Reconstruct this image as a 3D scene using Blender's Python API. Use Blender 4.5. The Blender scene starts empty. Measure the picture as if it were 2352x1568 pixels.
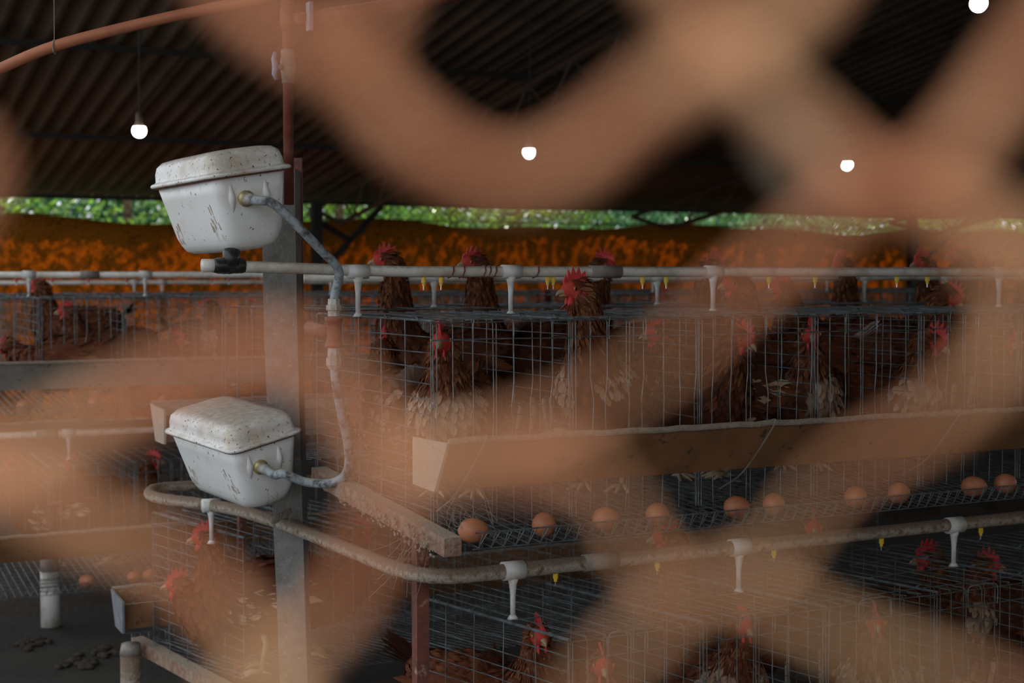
import bpy, math, random
from mathutils import Vector, Matrix
random.seed(7)
# ------------------------------------------------------------------ camera, light, exposure
EYE = 1.25
FPX, CX, CY = 3300.0, 1176.0, 784.0
PITCH = math.atan((784 - 628) / FPX)
TH = math.atan((7800 - CX) / FPX)
F0 = Vector((math.cos(TH), math.sin(TH), 0)); RT = Vector((math.sin(TH), -math.cos(TH), 0))
FW = F0 * math.cos(PITCH) + Vector((0, 0, -math.sin(PITCH))); UP = RT.cross(FW)
CAM = Vector((0, 0, EYE))
sc = bpy.context.scene
C = sc.collection
cd = bpy.data.cameras.new('camera'); cam = bpy.data.objects.new('camera', cd); C.objects.link(cam)
cam.matrix_world = Matrix(((RT.x, UP.x, -FW.x, 0), (RT.y, UP.y, -FW.y, 0), (RT.z, UP.z, -FW.z, EYE), (0, 0, 0, 1)))
cd.sensor_width = 36; cd.lens = FPX / 2352 * 36; cd.clip_start = 0.01; cd.clip_end = 200
cd.dof.use_dof = True; cd.dof.focus_distance = 2.85; cd.dof.aperture_fstop = 4.8
sc.camera = cam
w = bpy.data.worlds.new('sky'); sc.world = w; w.use_nodes = True
bg = w.node_tree.nodes['Background']; bg.inputs[0].default_value = (0.90, 0.95, 1.0, 1); bg.inputs[1].default_value = 1.0
sl = bpy.data.lights.new('sun', 'SUN'); sl.energy = 7.0; sl.angle = 0.009; sl.color = (1.0, 0.93, 0.8)
sun = bpy.data.objects.new('sun', sl); C.objects.link(sun)
sun.rotation_euler = Vector((-0.25, -0.62, -0.75)).to_track_quat('-Z', 'Y').to_euler()
vs = sc.view_settings
vs.view_transform = 'Standard'; vs.look = 'None'; vs.exposure = 0.35; vs.gamma = 1; vs.use_curve_mapping = False

def ray(px, py): return FW + RT * ((px - CX) / FPX) - UP * ((py - CY) / FPX)
def at_v(px, py, v): d = ray(px, py); return CAM + d * (v / d.y)
def at_z(px, py, z): d = ray(px, py); return CAM + d * ((z - EYE) / d.z)
def at_d(px, py, dist): return CAM + ray(px, py) * dist
def u_at(px, v): return at_v(px, 628, v).x

# ------------------------------------------------------------------ materials
MATS = {}
def mat(name, col, rough=0.6, metal=0.0, col2=None, scale=20, detail=4, lo=0.4, hi=0.65, bump=0.0, bscale=80,
        spots=None, spot_scale=60, spot_lo=0.62, spot_hi=0.68, dust=None, dust_lo=0.2, dust_hi=0.9, attr=False, stretch=None, spec=0.5):
    m = bpy.data.materials.new(name); m.use_nodes = True; nt = m.node_tree; N = nt.nodes; L = nt.links
    b = N['Principled BSDF']; b.inputs['Roughness'].default_value = rough; b.inputs['Metallic'].default_value = metal
    b.inputs['Specular IOR Level'].default_value = spec
    tc = N.new('ShaderNodeTexCoord'); geo = N.new('ShaderNodeNewGeometry')
    vec = tc.outputs['Object']
    if stretch:
        mp = N.new('ShaderNodeMapping'); mp.inputs['Scale'].default_value = stretch; L.new(vec, mp.inputs[0]); vec = mp.outputs[0]
    def noise(s, d=4, v=None):
        n = N.new('ShaderNodeTexNoise'); n.inputs['Scale'].default_value = s; n.inputs['Detail'].default_value = d
        n.inputs['Roughness'].default_value = 0.65
        L.new(v or vec, n.inputs['Vector']); return n.outputs['Fac']
    def ramp(fac, lo_, hi_):
        r = N.new('ShaderNodeMapRange'); r.inputs['From Min'].default_value = lo_; r.inputs['From Max'].default_value = hi_
        L.new(fac, r.inputs['Value']); return r.outputs['Result']
    def mix(fac, a, c):
        x = N.new('ShaderNodeMix'); x.data_type = 'RGBA'
        if fac is None: x.inputs['Factor'].default_value = 1
        else: L.new(fac, x.inputs['Factor'])
        for sock, val in ((x.inputs['A'], a), (x.inputs['B'], c)):
            if isinstance(val, tuple): sock.default_value = (*val, 1)
            else: L.new(val, sock)
        return x.outputs['Result']
    cur = col
    if attr:
        at = N.new('ShaderNodeAttribute'); at.attribute_name = 'Col'; cur = at.outputs['Color']
    if col2: cur = mix(ramp(noise(scale, detail), lo, hi), cur, col2)
    if spots: cur = mix(ramp(noise(spot_scale, 3), spot_lo, spot_hi), cur, spots)
    if dust:
        sp = N.new('ShaderNodeSeparateXYZ'); L.new(geo.outputs['Normal'], sp.inputs[0])
        ad = N.new('ShaderNodeMath'); ad.operation = 'MULTIPLY_ADD'; L.new(noise(70, 3), ad.inputs[0]); ad.inputs[1].default_value = 1.1
        L.new(sp.outputs['Z'], ad.inputs[2])
        cur = mix(ramp(ad.outputs[0], dust_lo + .5, dust_hi + .5), cur, dust)
    if isinstance(cur, tuple): b.inputs['Base Color'].default_value = (*cur, 1)
    else: L.new(cur, b.inputs['Base Color'])
    if bump:
        bp = N.new('ShaderNodeBump'); bp.inputs['Strength'].default_value = bump; bp.inputs['Distance'].default_value = 0.01
        L.new(noise(bscale, 5), bp.inputs['Height']); L.new(bp.outputs[0], b.inputs['Normal'])
    MATS[name] = m; return m

mat('wire', (0.19, 0.23, 0.25), 0.45, 0.5, col2=(0.10, 0.085, 0.075), scale=25)
mat('wire_dusty', (0.22, 0.22, 0.20), 0.7, 0.2, col2=(0.18, 0.13, 0.09), scale=30)
mat('pvc', (0.72, 0.71, 0.67), 0.4, col2=(0.46, 0.39, 0.31), scale=14, lo=.42, hi=.66, spots=(0.18, 0.11, 0.07), spot_scale=90, spot_lo=.66, spot_hi=.72, dust=(0.42, 0.35, 0.27), dust_lo=.55, dust_hi=1.0)
mat('pvc_crust', (0.50, 0.43, 0.35), 0.8, col2=(0.22, 0.13, 0.08), scale=55, lo=.5, hi=.66, bump=1.0, bscale=140, dust=(0.28, 0.20, 0.14), dust_lo=.1, dust_hi=.6)
mat('tank', (0.86, 0.88, 0.88), 0.32, col2=(0.70, 0.62, 0.53), scale=7, lo=.52, hi=.8, spots=(0.20, 0.11, 0.06), spot_scale=85, spot_lo=.665, spot_hi=.70, dust=(0.50, 0.42, 0.32), dust_lo=.75, dust_hi=1.25)
mat('tank_lid', (0.82, 0.82, 0.80), 0.38, col2=(0.55, 0.46, 0.36), scale=9, lo=.48, hi=.72, spots=(0.14, 0.08, 0.05), spot_scale=130, spot_lo=.60, spot_hi=.66, dust=(0.47, 0.40, 0.31), dust_lo=.55, dust_hi=1.2)
mat('scrape', (0.34, 0.25, 0.17), 0.9, col2=(0.55, 0.46, 0.36), scale=120)
mat('hose', (0.34, 0.39, 0.43), 0.6, col2=(0.09, 0.085, 0.08), scale=45, lo=.45, hi=.62, dust=(0.40, 0.34, 0.28), dust_lo=.7, dust_hi=1.1)
mat('fitting', (0.50, 0.50, 0.48), 0.5, col2=(0.36, 0.29, 0.22), scale=50)
mat('brass', (0.62, 0.50, 0.20), 0.4, 0.5, col2=(0.5, 0.45, 0.3), scale=60)
mat('red_pvc', (0.20, 0.05, 0.03), 0.6, col2=(0.30, 0.12, 0.08), scale=30, lo=.5, hi=.7, dust=(0.40, 0.22, 0.15), dust_lo=.5, dust_hi=1.0)
mat('orange_pvc', (0.52, 0.18, 0.08), 0.55, col2=(0.42, 0.14, 0.08), scale=20)
mat('valve_handle', (0.30, 0.34, 0.48), 0.5, col2=(0.4, 0.4, 0.45), scale=40)
mat('tape', (0.022, 0.02, 0.02), 0.35, col2=(0.12, 0.11, 0.10), scale=60, lo=.6, hi=.75)
mat('rust_frame', (0.20, 0.055, 0.035), 0.65, col2=(0.10, 0.04, 0.03), scale=35, spots=(0.42, 0.30, 0.22), spot_scale=40, spot_lo=.6, spot_hi=.75)
mat('dusty_frame', (0.30, 0.16, 0.11), 0.9, col2=(0.42, 0.32, 0.24), scale=45, bump=.8, bscale=120, dust=(0.44, 0.35, 0.26), dust_lo=.2, dust_hi=.8)
mat('concrete', (0.24, 0.24, 0.23), 0.9, col2=(0.16, 0.15, 0.135), scale=18, spots=(0.32, 0.30, 0.27), spot_scale=70, bump=.5, bscale=90)
mat('trough', (0.24, 0.115, 0.05), 0.6, col2=(0.16, 0.075, 0.032), scale=8, spots=(0.07, 0.045, 0.03), spot_scale=38, spot_lo=.62, spot_hi=.68, dust=(0.42, 0.34, 0.26), dust_lo=.6, dust_hi=1.0)
mat('trough_grey', (0.33, 0.31, 0.27), 0.6, col2=(0.25, 0.23, 0.19), scale=8, spots=(0.1, 0.07, 0.05), spot_scale=38, spot_lo=.64, spot_hi=.7, dust=(0.5, 0.47, 0.42), dust_lo=.6, dust_hi=1.0)
mat('end_plate', (0.46, 0.40, 0.33), 0.85, col2=(0.55, 0.47, 0.36), scale=60, bump=.6, bscale=150)
mat('slate_plate', (0.15, 0.18, 0.22), 0.7, col2=(0.22, 0.22, 0.22), scale=40, spots=(0.45, 0.4, 0.32), spot_scale=50)
mat('rim_dust', (0.46, 0.39, 0.31), 0.95, col2=(0.36, 0.29, 0.22), scale=90, bump=1.0, bscale=220)
mat('nipple_yellow', (0.75, 0.50, 0.03), 0.4)
mat('nipple_red', (0.55, 0.05, 0.05), 0.4)
mat('steel_pin', (0.7, 0.7, 0.7), 0.25, 1.0)
mat('peg', (0.72, 0.73, 0.74), 0.5, col2=(0.6, 0.57, 0.52), scale=30)
mat('sleeve', (0.22, 0.19, 0.17), 0.7, col2=(0.33, 0.28, 0.24), scale=40)
mat('web', (0.28, 0.24, 0.19), 0.9)
mat('egg', (0.44, 0.165, 0.08), 0.5, col2=(0.36, 0.125, 0.06), scale=30)
mat('plumage', (0.2, 0.07, 0.03), 0.75, attr=True, spec=.25)
mat('comb', (0.62, 0.035, 0.035), 0.45, col2=(0.45, 0.03, 0.03), scale=90, bump=.3, bscale=300)
mat('beak', (0.40, 0.27, 0.16), 0.5, col2=(0.28, 0.17, 0.1), scale=60)
mat('eye', (0.02, 0.008, 0.005), 0.15, attr=True)
mat('shank', (0.55, 0.42, 0.25), 0.6, col2=(0.45, 0.36, 0.28), scale=90)
mat('roof', (0.19, 0.14, 0.105), 0.65, 0.1, col2=(0.10, 0.075, 0.058), scale=1.2)
mat('roof_steel', (0.09, 0.065, 0.05), 0.7, 0.1, col2=(0.12, 0.06, 0.035), scale=4)
mat('dark_steel', (0.03, 0.028, 0.026), 0.7)
mat('ground', (0.032, 0.028, 0.022), 0.95, col2=(0.02, 0.017, 0.014), scale=2.2, spots=(0.02, 0.016, 0.012), spot_scale=16, spot_lo=.6, spot_hi=.72, bump=.6, bscale=30)
mat('dung', (0.035, 0.026, 0.02), 0.95, col2=(0.06, 0.045, 0.032), scale=50, bump=1, bscale=60)
mat('bark', (0.12, 0.08, 0.05), 0.9)
mat('socket', (0.10, 0.06, 0.04), 0.6)
mat('fence', (0.88, 0.345, 0.165), 0.75, col2=(0.88, 0.50, 0.25), scale=38, lo=.45, hi=.65, bump=.4, bscale=900)
mat('fence_grey', (0.28, 0.24, 0.16), 0.75, col2=(0.5, 0.36, 0.26), scale=38)
def tarp_material():
    m = bpy.data.materials.new('tarp'); m.use_nodes = True; N = m.node_tree.nodes; L = m.node_tree.links
    out = N['Material Output']; N.remove(N['Principled BSDF'])
    tc = N.new('ShaderNodeTexCoord'); vo = N.new('ShaderNodeTexVoronoi'); vo.inputs['Scale'].default_value = 30
    vo.feature = 'DISTANCE_TO_EDGE'
    L.new(tc.outputs['Object'], vo.inputs['Vector'])
    mr = N.new('ShaderNodeMapRange'); mr.inputs['From Max'].default_value = .12; L.new(vo.outputs['Distance'], mr.inputs['Value'])
    mx = N.new('ShaderNodeMix'); mx.data_type = 'RGBA'; mx.inputs['A'].default_value = (.20, .085, .012, 1); mx.inputs['B'].default_value = (.62, .26, .03, 1)
    L.new(mr.outputs['Result'], mx.inputs['Factor'])
    d = N.new('ShaderNodeBsdfDiffuse'); t = N.new('ShaderNodeBsdfTranslucent'); s = N.new('ShaderNodeMixShader'); s.inputs[0].default_value = .5
    L.new(mx.outputs['Result'], d.inputs[0]); L.new(mx.outputs['Result'], t.inputs[0])
    L.new(d.outputs[0], s.inputs[1]); L.new(t.outputs[0], s.inputs[2]); L.new(s.outputs[0], out.inputs[0]); MATS['tarp'] = m
tarp_material()
def leaf_material(name, c1, c2):
    m = bpy.data.materials.new(name); m.use_nodes = True; N = m.node_tree.nodes; L = m.node_tree.links
    out = N['Material Output']; N.remove(N['Principled BSDF'])
    tc = N.new('ShaderNodeTexCoord'); n = N.new('ShaderNodeTexNoise'); n.inputs['Scale'].default_value = 5; L.new(tc.outputs['Object'], n.inputs['Vector'])
    mx = N.new('ShaderNodeMix'); mx.data_type = 'RGBA'; mx.inputs['A'].default_value = (*c1, 1); mx.inputs['B'].default_value = (*c2, 1)
    mr = N.new('ShaderNodeMapRange'); mr.inputs['From Min'].default_value = .35; mr.inputs['From Max'].default_value = .65
    L.new(n.outputs['Fac'], mr.inputs['Value']); L.new(mr.outputs[0], mx.inputs['Factor'])
    g = N.new('ShaderNodeBsdfGlossy'); g.inputs['Roughness'].default_value = .35; g.inputs['Color'].default_value = (.8, .85, .8, 1)
    d = N.new('ShaderNodeBsdfDiffuse'); t = N.new('ShaderNodeBsdfTranslucent'); s = N.new('ShaderNodeMixShader'); s.inputs[0].default_value = .5
    s2 = N.new('ShaderNodeMixShader'); s2.inputs[0].default_value = .08
    L.new(mx.outputs['Result'], d.inputs[0]); L.new(mx.outputs['Result'], t.inputs[0])
    L.new(d.outputs[0], s.inputs[1]); L.new(t.outputs[0], s.inputs[2]); L.new(s.outputs[0], s2.inputs[1]); L.new(g.outputs[0], s2.inputs[2])
    L.new(s2.outputs[0], out.inputs[0]); MATS[name] = m
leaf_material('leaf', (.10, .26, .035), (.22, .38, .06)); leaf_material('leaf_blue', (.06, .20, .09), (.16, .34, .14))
def bulb_material():
    m = bpy.data.materials.new('bulb_glow'); m.use_nodes = True; N = m.node_tree.nodes
    b = N['Principled BSDF']; b.inputs['Base Color'].default_value = (.9, .9, .9, 1)
    b.inputs['Emission Color'].default_value = (.92, 1, .96, 1); b.inputs['Emission Strength'].default_value = 14; MATS['bulb_glow'] = m
bulb_material()

# ------------------------------------------------------------------ mesh helpers
class MB:
    def __init__(s): s.v = []; s.f = []; s.c = []; s.col = None
    def add(s, vs_, fs):
        o = len(s.v); s.v += [tuple(x) for x in vs_]; s.f += [tuple(i + o for i in f) for f in fs]
        if s.col is not None: s.c += [s.col] * len(vs_)
        return s
    def tube(s, pts, r, n=6, cap=True):
        pts = [Vector(p) for p in pts]; m = len(pts); rs = r if isinstance(r, (list, tuple)) else [r] * m
        t0 = (pts[1] - pts[0]).normalized(); a = Vector((0, 0, 1)) if abs(t0.z) < .9 else Vector((1, 0, 0))
        nn = (a - t0 * a.dot(t0)).normalized(); vs_ = []; fs = []
        for i in range(m):
            t = (pts[min(i + 1, m - 1)] - pts[max(i - 1, 0)])
            t = t.normalized() if t.length > 1e-9 else t0
            nn = nn - t * nn.dot(t); nn = nn.normalized() if nn.length > 1e-6 else t.orthogonal().normalized(); b = t.cross(nn)
            for k in range(n):
                an = 2 * math.pi * k / n; vs_.append(pts[i] + (nn * math.cos(an) + b * math.sin(an)) * rs[i])
        for i in range(m - 1):
            for k in range(n):
                k2 = (k + 1) % n; fs.append((i * n + k, i * n + k2, (i + 1) * n + k2, (i + 1) * n + k))
        if cap: fs.append(tuple(range(n - 1, -1, -1))); fs.append(tuple(range((m - 1) * n, m * n)))
        return s.add(vs_, fs)
    def box(s, c, h, M=None):
        vs_ = [Vector((x * h[0], y * h[1], z * h[2])) for x in (-1, 1) for y in (-1, 1) for z in (-1, 1)]
        if M: vs_ = [M @ q for q in vs_]
        c = Vector(c)
        return s.add([c + q for q in vs_], [(0, 1, 3, 2), (4, 6, 7, 5), (0, 4, 5, 1), (2, 3, 7, 6), (0, 2, 6, 4), (1, 5, 7, 3)])
    def rings(s, R, close0=True, close1=True):
        n = len(R[0]); vs_ = [p for r in R for p in r]; fs = []
        for i in range(len(R) - 1):
            for k in range(n):
                k2 = (k + 1) % n; fs.append((i * n + k, i * n + k2, (i + 1) * n + k2, (i + 1) * n + k))
        if close0: fs.append(tuple(range(n - 1, -1, -1)))
        if close1: fs.append(tuple(range((len(R) - 1) * n, len(R) * n)))
        return s.add(vs_, fs)
    def ball(s, c, r, nu=10, nv=6, M=None):
        c = Vector(c); r = (r, r, r) if isinstance(r, (int, float)) else r; vs_ = []
        R = []
        for j in range(nv + 1):
            ph = math.pi * (j + .02) / (nv + .04) - math.pi / 2
            ring = [Vector((r[0] * math.cos(ph) * math.cos(2 * math.pi * k / nu), r[1] * math.cos(ph) * math.sin(2 * math.pi * k / nu), r[2] * math.sin(ph))) for k in range(nu)]
            R.append([c + (M @ q if M else q) for q in ring])
        return s.rings(R)
    def mesh(s, name, m, smooth=False):
        me = bpy.data.meshes.new(name); me.from_pydata(s.v, [], s.f); me.materials.append(MATS[m])
        if s.c:
            ca = me.color_attributes.new('Col', 'FLOAT_COLOR', 'POINT'); fl = []
            for c in s.c: fl += [c[0], c[1], c[2], 1]
            ca.data.foreach_set('color', fl)
        if smooth: me.polygons.foreach_set('use_smooth', [True] * len(me.polygons))
        me.update(); return me
    def build(s, name, m, parent=None, smooth=False, M=None):
        o = bpy.data.objects.new(name, s.mesh(name, m, smooth)); C.objects.link(o)
        if parent is not None: o.parent = parent
        if M is not None: o.matrix_local = M
        return o
def tag(o, label=None, cat=None, group=None, kind=None):
    if label: o['label'] = label
    if cat: o['category'] = cat
    if group: o['group'] = group
    if kind: o['kind'] = kind
    return o
def thing(name, label, cat, loc=(0, 0, 0), group=None, M=None):
    o = bpy.data.objects.new(name, None); C.objects.link(o); o.empty_display_size = .05
    if M is not None: o.matrix_world = M
    else: o.location = loc
    return tag(o, label, cat, group)
def link_copy(me, name, parent, loc=None):
    o = bpy.data.objects.new(name, me); C.objects.link(o); o.parent = parent
    if loc: o.location = loc
    return o
def spline(pts, k=6):
    P = [Vector(p) for p in pts]; P = [P[0] * 2 - P[1]] + P + [P[-1] * 2 - P[-2]]; out = []
    for i in range(1, len(P) - 2):
        for j in range(k):
            t = j / k; a, b, c, d = P[i - 1:i + 3]
            out.append(.5 * ((2 * b) + (c - a) * t + (2 * a - 5 * b + 4 * c - d) * t * t + (3 * b - a - 3 * c + d) * t ** 3))
    out.append(P[-2]); return out
ORD = ['first', 'second', 'third', 'fourth', 'fifth', 'sixth', 'seventh', 'eighth', 'ninth', 'tenth', 'eleventh', 'twelfth', 'thirteenth',
       'fourteenth', 'fifteenth', 'sixteenth', 'seventeenth', 'eighteenth', 'nineteenth', 'twentieth', 'twenty-first', 'twenty-second']

# ------------------------------------------------------------------ the setting
b = MB(); n = 40
for i in range(n + 1):
    for j in range(n + 1):
        b.v.append((-14 + 40 * i / n, -12 + 40 * j / n, random.uniform(-.006, .006)))
for i in range(n):
    for j in range(n): a = i * (n + 1) + j; b.f.append((a, a + n + 1, a + n + 2, a + 1))
tag(b.build('floor', 'ground', smooth=True), kind='structure')
RIDGE_V, RIDGE_Z, EAVE_V, EAVE_Z, FRONT_V, FRONT_Z = 6.0, EYE + 1.68, 12.8, EYE + .66, .25, EYE + .80
ceil_ = thing('ceiling', None, None); ceil_['kind'] = 'structure'
def sheet(v0, z0, v1, z1, ua, ub):
    b = MB(); per = .13; k = 8; m = int((ub - ua) / per * k)
    for i in range(m + 1):
        u = ua + i * per / k; dz = .019 * math.cos(2 * math.pi * i / k)
        b.v += [(u, v0, z0 + dz), (u, v1, z1 + dz)]
    b.f = [(2 * i, 2 * i + 1, 2 * i + 3, 2 * i + 2) for i in range(m)]
    return b
for k in range(9):   # each roofing sheet is a piece, lapped over its neighbour
    ua = .1 + k * 2.0
    sheet(RIDGE_V, RIDGE_Z + .004 * (k % 2), EAVE_V, EAVE_Z + .004 * (k % 2), ua - .05, ua + 2.05).build('roof_sheet', 'roof', ceil_, True)
    sheet(FRONT_V, FRONT_Z + .004 * (k % 2), RIDGE_V, RIDGE_Z + .004 * (k % 2), ua - .05, ua + 2.05).build('roof_sheet', 'roof', ceil_, True)
sl_b = (EAVE_Z - RIDGE_Z) / (EAVE_V - RIDGE_V)
for v in (6.3, 8.4, 10.5, 12.6):
    z = RIDGE_Z + (v - RIDGE_V) * sl_b - .04
    MB().box((8, v, z), (8.4, .012, .018)).build('purlin', 'dark_steel', ceil_)
for i, u in enumerate((4.3, 7.7, 11.1)):
    t = thing('roof_truss', ['dark lattice roof truss above the hanging bulbs, nearest of those in view',
              'dark lattice roof truss in the middle of the shed', 'farthest dark lattice roof truss to the right'][i], 'roof truss', (u, 0, 0), 'roof trusses')
    za = lambda v: RIDGE_Z + (v - RIDGE_V) * sl_b - .09
    zb = lambda v: RIDGE_Z + (v - RIDGE_V) * sl_b - .34
    MB().tube([(0, 6.0, za(6)), (0, 12.7, za(12.7))], .022, 4).build('top_chord', 'roof_steel', t)
    MB().tube([(0, 6.0, zb(6)), (0, 12.0, zb(12.0)), (0, 12.7, za(12.7))], .022, 4).build('bottom_chord', 'roof_steel', t)
    for k in range(10):
        v = 6 + k * .6
        MB().tube([(0, v, za(v)), (0, v + .3, zb(v + .3)), (0, v + .6, za(v + .6))], .012, 4).build('web_bar', 'roof_steel', t)
def column(px, py0, brace, label):
    u = u_at(px, 12.2); t = thing('steel_column', label, 'column', (u, 12.2, 0), 'steel columns along the back wall')
    MB().box((0, 0, .95), (.045, .045, .95)).build('shaft', 'dark_steel', t)
    MB().box((0, 0, .01), (.1, .1, .01)).build('base_plate', 'dark_steel', t)
    for (x0, z0, x1, z1) in brace: MB().tube([(x0, 0, z0), (x1, 0, z1)], .028, 4).build('brace', 'dark_steel', t)
column(728, 0, [(0.03, 1.25, .62, 1.86), (.0, 1.72, .3, 1.55)], 'dark steel column with a diagonal brace, right of the upper white tank')
column(2095, 0, [(0.03, 1.3, .8, 1.85)], 'dark steel column with a diagonal brace near the right edge')
tag(MB().box((9.5, -.45, 1.25), (8.7, .03, 1.25)).build('added_shade_wall', 'concrete'), kind='structure')  # unseen wall added to keep light off the right side of the shed
# orange tarp along the far side
b = MB(); NU, NV = 150, 14
for i in range(NU + 1):
    u = -3 + 22 * i / NU; top = EYE + .47 + .03 * math.sin(u * 1.7) + .018 * math.sin(u * 4.1) + max(0, 1.6 - u) * .02
    for j in range(NV + 1):
        s = j / NV; z = .005 + (top - .005) * s
        b.v.append((u, 12.5 + .035 * math.sin(u * 3.1 + z * 2.3) * (1 - .6 * s) + .02 * math.sin(u * 7.3 - z * 5) + .03 * math.sin(z * 6 + u * .7), z))
for i in range(NU):
    for j in range(NV): a = i * (NV + 1) + j; b.f.append((a, a + NV + 1, a + NV + 2, a + 1))
t = tag(b.build('tarpaulin', 'tarp', smooth=True), 'long sagging orange mesh tarpaulin closing the far side of the shed', 'tarpaulin')
sm = t.modifiers.new('t', 'SOLIDIFY'); sm.thickness = .004
# wire netting over the gap between tarp and eave
t = thing('wire_netting', 'dark diamond wire netting over the gap above the orange tarpaulin', 'netting', (0, 12.62, 0))
b = MB(); p = .075; z0, z1 = EYE + .35, EYE + .655
k = -2.0
while k < 18:
    b.tube([(k, 0, z0), (k + (z1 - z0), 0, z1)], .0024, 3, False); b.tube([(k + (z1 - z0), .004, z0), (k, .004, z1)], .0024, 3, False); k += p
b.build('mesh_wires', 'dark_steel', t)
for z in (EYE + .5, EYE + .645): MB().tube([(-2, .01, z), (18, .01, z)], .006, 5).build('line_wire', 'dark_steel', t)

# foliage outside
def bush(u, v, h, rx, ry, nl, m, label):
    t = thing('leafy_tree', label, 'tree', (u, v, 0), 'trees behind the shed')
    MB().tube([(0, 0, 0), (.05, .03, h * .4), (-.05, 0, h * .75)], [.07, .05, .02], 6).build('trunk', 'bark', t, True)
    b = MB()
    for i in range(nl):
        while True:
            x, y, z = [random.uniform(-1, 1) for _ in range(3)]
            r = x * x + y * y + abs(z) ** 4
            if .15 < r < 1: break
        c = Vector((x * rx, y * ry, h * .5 + z * h * .5)); s = random.uniform(.035, .075) * (1.8 if v > 18 else 1)
        q = Vector([random.gauss(0, 1) for _ in range(3)]).normalized(); a = q.orthogonal().normalized(); d = q.cross(a)
        b.add([c - a * s, c + d * s * .45, c + a * s, c - d * s * .45], [(0, 1, 2, 3)])
    tag(b.build('foliage', m, t), kind='stuff')
spots = [(1.0, 13.9, 3.3, 1.2, .5, 1900, 'leaf', 'sunlit bright green bush behind the tarpaulin at the left edge'),
         (2.9, 14.3, 3.9, 1.2, .6, 2600, 'leaf', 'dull green bush behind the tarpaulin left of the upper tank'),
         (5.0, 14.1, 4.6, 1.3, .6, 4200, 'leaf', 'bright bush behind the diagonal column brace'),
         (7.2, 14.4, 4.8, 1.3, .6, 4600, 'leaf', 'sparse bush behind the tarpaulin left of the middle bulb'),
         (9.4, 14.2, 4.8, 1.3, .6, 4600, 'leaf_blue', 'bluish green bush behind the tarpaulin right of the middle bulb'),
         (11.6, 14.4, 4.8, 1.3, .6, 4600, 'leaf_blue', 'bluish green bush below the right far bulb'),
         (13.8, 14.2, 4.8, 1.3, .6, 4600, 'leaf', 'yellowish green bush beside the right column'),
         (16.2, 14.4, 4.8, 1.3, .6, 4600, 'leaf', 'green bush behind the tarpaulin at the right edge'),
         (18.6, 14.4, 4.8, 1.3, .6, 4000, 'leaf', 'outermost green bush beyond the right edge'),
         (2.0, 16.6, 4.6, 1.8, .8, 6000, 'leaf_blue', 'tall shaded tree far behind the left bushes'),
         (5.6, 16.8, 5.2, 1.9, .8, 7000, 'leaf', 'tall tree far behind the column brace'),
         (9.4, 16.6, 5.2, 1.9, .8, 7000, 'leaf_blue', 'tall shaded tree far behind the middle bushes'),
         (13.2, 16.8, 5.2, 1.9, .8, 7000, 'leaf', 'tall tree far behind the right bushes'),
         (17.0, 17.0, 5.2, 1.9, .8, 7000, 'leaf_blue', 'tall shaded tree farthest to the right')]
for k, side in enumerate(('far left', 'left', 'middle', 'right', 'far right')):
    spots.append((1.5 + 4.6 * k, 19.2, 5.0, 2.7, 1.0, 9000, 'leaf_blue', 'dark dense hedge tree at the very back, %s' % side))
for (u, v, h, rx, ry, nl, m, lb) in spots: bush(u, v, h, rx, ry, nl, m, lb)

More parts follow.
